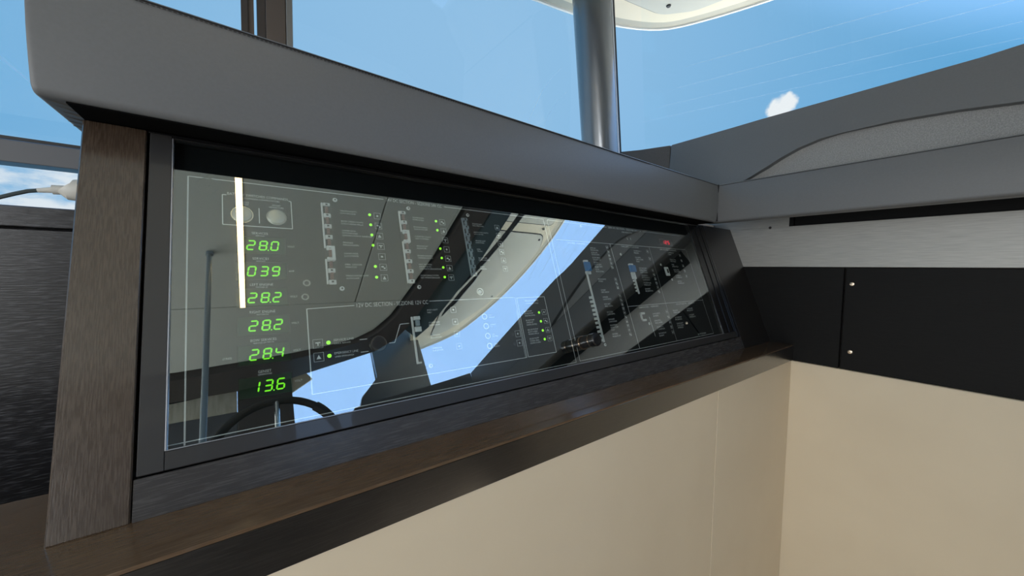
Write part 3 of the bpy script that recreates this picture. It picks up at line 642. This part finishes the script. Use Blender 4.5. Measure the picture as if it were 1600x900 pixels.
child_of(fpad, 'leather_fold', fm, M['leather'], label='creased leather folded under the corner')
rpad = obj('padded_coaming', swept_pad(pad_profile(1.3375, 1.60, .1725, .3040, .004, .010, .005, .238), lambda p, q, d: (p, d, q), .640, -1.25, .006), M['leather'], None, 'grey leather padded coaming above the metal strip on the right wall', 'coaming')
child_of(rpad, 'seam', MB().tube([(1.3362, .598, .2995), (1.3362, -.5, .2995), (1.3362, -1.2, .2995)], .0008, 6), M['seam'], label='dark seam along the top edge')
child_of(rpad, 'corner_gap', MB().box((1.3352, .5965, .176), (1.3372, .6000, .303)), M['seam'])

# windshield coaming pad with the arched fabric inset: (Y, z) polygon standing at X = 1.37..1.40
arc = [(.545, .3046), (.53, .317), (.47, .344), (.43, .366), (.387, .385), (.335, .399), (.284, .4065), (.182, .4035), (.075, .395), (-.014, .383), (-.12, .366), (-.24, .340), (-.33, .312), (-.36, .3046)]
pad = [(.814, .3046), (.812, .507), (.5, .508), (.05, .508), (-.02, .5125), (-.10, .522), (-.5, .533), (-1.0, .540), (-1.30, .545), (-1.31, .3046)] + arc[::-1]
def coam(p, q, d): return (1.372+(q-.3)*.085+d, p, q)
dash = thing('dash_pad', (1.4, -.2, .30), 'tall grey leather dash pad with arched fabric inset below the windshield', 'dash pad')
obj('leather_pad', MB().prism(pad, coam, 0, .03, .0045, 3), M['leather'], dash)
obj('fabric_inset', MB().box((1.402, .60, .3046), (1.41, -.42, .42)), M['fabric'], dash, label='lighter grey woven fabric inset')
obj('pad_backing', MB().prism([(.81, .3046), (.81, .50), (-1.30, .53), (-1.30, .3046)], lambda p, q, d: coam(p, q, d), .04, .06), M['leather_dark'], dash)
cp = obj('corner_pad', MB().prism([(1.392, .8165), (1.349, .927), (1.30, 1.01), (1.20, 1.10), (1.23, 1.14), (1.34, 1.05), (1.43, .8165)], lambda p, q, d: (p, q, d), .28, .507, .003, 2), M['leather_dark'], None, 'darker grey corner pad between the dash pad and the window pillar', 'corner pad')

# ------------------------------------------------------------------ windows
w1 = thing('window_1', (.3, 1.02, .17), kind='structure')
obj('mullion', MB().box((.005, .985, .10), (.0165, 1.03, 1.02)), M['alu_dark'], w1); obj('mullion', MB().box((.017, .99, .10), (.0275, 1.03, 1.02)), M['alu_brown'], w1)
obj('mullion', MB().box((.0335, .985, .10), (.0475, 1.03, 1.02)), M['alu_dark'], w1); obj('mullion', MB().box((.0485, .98, .10), (.0855, 1.03, 1.02), .001), M['alu_brown'], w1); obj('mullion', MB().box((.0862, .975, .10), (.0985, 1.03, 1.02), .001), M['alu_grey'], w1)
obj('sill_bar', MB().prism([(.985, .1645), (.985, .2000), (.995, .2065), (1.03, .2065), (1.03, .1645)], lambda p, q, d: (d, p, q), -2.4, .60, .001), M['sill_grey'], w1)
obj('sill_bar', MB().box((-2.4, .983, .2012), (.6, .9852, .2062)), M['rubber'], w1, label='dark upper edge of the grey sill bar')
obj('glass_pane', MB().box((-2.4, 1.014, .207), (.005, 1.018, 1.02)), M['window_glass'], w1); obj('glass_pane', MB().box((.0985, 1.014, .207), (1.02, 1.018, 1.02)), M['window_glass'], w1); obj('glass_pane', MB().box((-2.4, 1.014, .09), (.0, 1.018, .1645)), M['window_glass'], w1)
def streak(parent, pts, w, nrm):
    m = MB(); n = len(pts); vs = []
    for i, p in enumerate(pts):
        d = (Vector(pts[min(i+1, n-1)])-Vector(pts[max(i-1, 0)])).normalized(); s = d.cross(Vector(nrm)).normalized()*w*(.5 if 0 < i < n-1 else .15)
        vs += [Vector(p)+s, Vector(p)-s]
    m.add(vs, [(2*i, 2*i+1, 2*i+3, 2*i+2) for i in range(n-1)])
    return obj('glass_streak', m, M['streak' if parent.name == 'window_1' else 'streak_faint'], parent, label='faint pale streak on the glass', smooth=False)  # thin pale translucent strip laid on the pane
streak(w1, [(.967, 1.012, .753), (.91, 1.012, .69), (.872, 1.012, .638), (.845, 1.012, .585), (.815, 1.012, .525)], .0022, (0, 1, 0))
streak(w1, [(1.00, 1.012, .675), (.95, 1.012, .625), (.91, 1.012, .57), (.88, 1.012, .51)], .0018, (0, 1, 0))
streak(w1, [(-.36, 1.012, .379), (-.323, 1.012, .342), (-.27, 1.012, .288)], .0055, (0, 1, 0))
WS0, WS1 = Vector((.98, 0, .79)), Vector((1.42, 0, .50))
def ws(t, y, off=0.):
    n = Vector((.29, 0, .44)).normalized(); p = WS0.lerp(WS1, t)+n*off; return (p.x, y, p.z)
w2 = thing('window_2', (1.2, -.3, .5), kind='structure')
def quadslab(c, off0, off1):
    m = MB(); a = [ws(t, y, off0) for t, y in c]; b = [ws(t, y, off1) for t, y in c]; n = len(c)
    return m.add(a+b, [tuple(range(n))[::-1], tuple(range(n, 2*n))]+[(i, (i+1) % n, n+(i+1) % n, n+i) for i in range(n)])
obj('glass_pane', quadslab([(-.10, .66), (1.12, .98), (1.12, -1.42), (-.15, -1.15)], 0, .004), M['window_glass'], w2)
obj('tint_band', quadslab([(-.06, .42), (.16, .40), (.163, .10), (.15, -.25), (.10, -.60), (.035, -.95), (-.04, -1.12), (-.22, -1.08), (-.20, -.86), (-.12, -.5), (-.06, -.2), (-.02, .11)], .005, .0055), M['frit'], w2, label='blue grey band along the top of the glass', smooth=False)
for (pa, pb, wd) in (((1.166, .64, .668), (1.26, .0, .606), .0022), ((1.21, .724, .638), (1.302, .0, .578), .0018), ((1.248, .808, .614), (1.346, 0, .548), .0015), ((1.279, .883, .593), (1.38, 0, .5265), .0015)):
    streak(w2, [Vector(pa).lerp(Vector(pb), k/6)+Vector((-.004, 0, -.006)) for k in range(9)], wd, (.55, 0, .83))
pa, pb = Vector((1.100, .925, .43)), Vector((.982, .902, 1.10))
pil = thing('window_pillar', (1.10, .92, .29), 'round graphite metal pillar rising between side window and windshield', 'pillar')
d0 = (pb-pa); pa2 = pa-d0*.30
obj('post', MB().tube([pa2.lerp(pb, k/8) for k in range(9)], .0690, 28), M['pillar'], pil)
rdir = Vector((.67, -.742, 0)); bdir = Vector((.60, -.742, 0))*.0655 + Vector((-.742, -.67, 0))*.022
obj('rubber_seal', MB().tube([(pa2+rdir*.0700).lerp(pb+rdir*.0700, k/4) for k in range(5)], .0055, 8), M['rubber'], pil, label='black rubber seal'); obj('bright_edge', MB().tube([(pa2+bdir).lerp(pb+bdir, k/4) for k in range(5)], .0045, 8), M['trim_silver'], pil, label='bright metal edge')
# wiper arms lying on the windshield
def wiper(pts_blade, label):
    w = thing('windshield_wiper', pts_blade[0], label, 'wiper', 'wipers on the windshield')
    obj('blade', MB().tube(pts_blade, .010, 8, r_list=[.004, .010, .013, .013, .010, .004]), M['rubber'], w)
    return w
bl = [ws(.235, .16, .02), ws(.240, -.01, .02), ws(.19, -.22, .02), ws(.10, -.50, .02), ws(.05, -.68, .02), ws(.01, -.80, .02)]
wa = wiper(bl, 'dark wiper arm across the windshield seen in the glass, the longer one'); obj('arm', MB().tube([ws(.27, .20, .03), ws(.245, .02, .032), ws(.20, -.2, .03)], .012, 8), M['rubber'], wa)
wc = wiper([ws(.22, -.29, .02), ws(.20, -.40, .02), ws(.17, -.52, .02), ws(.15, -.64, .02), ws(.12, -.72, .02), ws(.11, -.80, .02)], 'dark short wiper blade across the windshield beyond the longer one')

# starboard window, pillar and coaming (seen in the glass)
w3 = thing('window_3', (.3, -1.56, .5), kind='structure')
obj('mullion', MB().box((-.05, -1.60, .30), (.236, -1.555, 1.02), .003), M['header'], w3); obj('glass_pane', MB().box((.236, -1.582, .30), (1.16, -1.578, 1.02)), M['window_glass'], w3); obj('glass_pane', MB().box((-2.4, -1.582, .675), (-.05, -1.578, 1.02)), M['window_glass'], w3)
obj('side_curtain', MB().box((-1.2, -1.578, .672), (-.053, -1.566, .83)), M['beige'], w3, label='beige panel in the starboard window')
obj('frame_bar', MB().prism([(-2.4, .79), (-.34, .79), (-.05, .82), (.26, .895), (.69, .98), (.69, 1.03), (.26, .965), (-.34, .89), (-2.4, .88)], lambda p, q, d: (p, d, q), -1.565, -1.553), M['black_gloss'], w3)
obj('corner_panel', MB().prism([(.236, .74), (.36, .815), (.33, .86), (.236, .90)], lambda p, q, d: (p, d, q), -1.575, -1.560), M['gel'], w3, label='cream sliver beside the window')
obj('window_pillar', MB().prism([(.565, .40), (.640, .60), (.77, .72), (.77, 1.3), (1.148, 1.3), (1.147, .40)], lambda p, q, d: (p, d, q), -1.56, -1.50, .006, 2), M['pillar'], None, 'broad dark pillar at the far corner window, seen in the glass', 'pillar')
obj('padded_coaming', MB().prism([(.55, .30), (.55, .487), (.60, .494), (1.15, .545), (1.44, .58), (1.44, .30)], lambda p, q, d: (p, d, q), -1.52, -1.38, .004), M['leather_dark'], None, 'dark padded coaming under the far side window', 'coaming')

# ------------------------------------------------------------------ left: side cabinet, charger
sc = thing('side_cabinet', (-.6, .98, -1.5), 'dark oak side cabinet with horizontal grain left of the console', 'cabinet')
obj('top_batten', MB().box((-2.4, .955, .0565), (.5, .985, .0905), .0015), M['wood_side'], sc); obj('side_panel', MB().box((-2.4, .960, -1.5), (.5, .985, .0535), .0015), M['wood_side'], sc)
obj('lining', MB().box((-2.4, .984, -1.5), (.5, .99, .058)), M['seam'], sc); obj('wall_board', MB().box((-2.4, .986, -1.5), (1.3, 1.05, .088)), M['header'], sc)
ch = thing('charger_plug', (-.152, .64, .085), 'pale grey charger plug with dark cable on the left side of the console', 'plug')
obj('plug_body', MB().tube([(-.1505, .64, .083), (-.158, .64, .083), (-.1605, .64, .0855)], .012, 18, r_list=[.0125, .0122, .0105]), M['plug'], ch)
obj('plug_neck', MB().tube([(-.1595, .64, .0820), (-.172, .64, .0812)], .0052, 14), M['plug'], ch); obj('strain_relief', MB().tube([(-.171, .64, .0810), (-.183, .641, .0790)], .0032, 10, r_list=[.0034, .0024]), M['plug'], ch)
obj('cable', MB().tube([(-.182, .641, .0792), (-.190, .642, .0775), (-.200, .644, .0735), (-.215, .648, .067), (-.24, .655, .055), (-.28, .67, .030), (-.30, .70, -.02), (-.31, .74, -.12)], .0022, 8), M['cable'], ch)

# ------------------------------------------------------------------ helm wheel, pole, light strips
sw = thing('steering_wheel', (.096, -.75, .145), 'black steering wheel with one chrome spoke, mirrored in the glass', 'steering wheel')
cw = Vector((.098, -.75, .130)); rim = [cw+Vector((.232*math.cos(a), 0, .232*math.sin(a))) for a in [2*math.pi*k/48 for k in range(49)]]
obj('rim', MB().tube(rim, .0165, 10, caps=False, up=(0, 1, 0)), M['black_gloss'], sw)
obj('spoke', MB().tube([cw, cw+Vector((.004, .005, .232))], .0105, 10), M['chrome'], sw, label='chrome spoke')
for a in (R(-30), R(210)): obj('spoke', MB().tube([cw, cw+Vector((.225*math.cos(a), 0, .225*math.sin(a)))], .013, 10), M['black_gloss'], sw)
obj('grip', MB().tube([cw+Vector((.232*math.cos(R(a)), 0, .232*math.sin(R(a)))) for a in range(20, 51, 5)], .0215, 10, up=(0, 1, 0)), M['dark_plastic'], sw)
obj('hub', MB().tube([cw+Vector((0, .02, 0)), cw+Vector((0, -.05, 0))], .06, 20), M['dark_plastic'], sw); obj('column', MB().tube([cw+Vector((0, -.05, 0)), (.098, -1.0, .0)], .03, 14), M['dark_plastic'], sw)
obj('helm_console', MB().prism([(-1.38, -1.5), (-1.38, .16), (-1.05, .10), (-.95, -.1), (-.95, -1.5)], lambda p, q, d: (d, p, q), -.35, .55, .01), M['leather_dark'], None, 'dark helm console under the steering wheel', 'console')
obj('grab_pole', MB().tube([(-.105, -.275, -1.5), (-.105, -.275, .79)], .0085, 14).lathe([(.012, .788), (.012, .799)], 16, (-.105, -.275, 0)), M['pole'], None, 'slim grey upright grab pole, mirrored at the left of the glass', 'pole')
for x, y0, y1, lab in ((-.010, .42, -.645, 'long warm light strip in the ceiling, mirrored in the glass'), (-1.15, .42, -.645, 'unseen warm light strip farther aft, added for fill light')):  # the aft strip is out of view, added for illumination
    ls = thing('ceiling_light', (x, -.1, .797), lab, 'ceiling light')
    obj('diffuser', MB().box((x-.0095, y0, .7965), (x+.0095, y1, .7990)), M['strip'], ls); obj('housing', MB().box((x-.0115, y0+.003, .798), (x+.0115, y1-.003, .8005)), M['alu_grey'], ls)
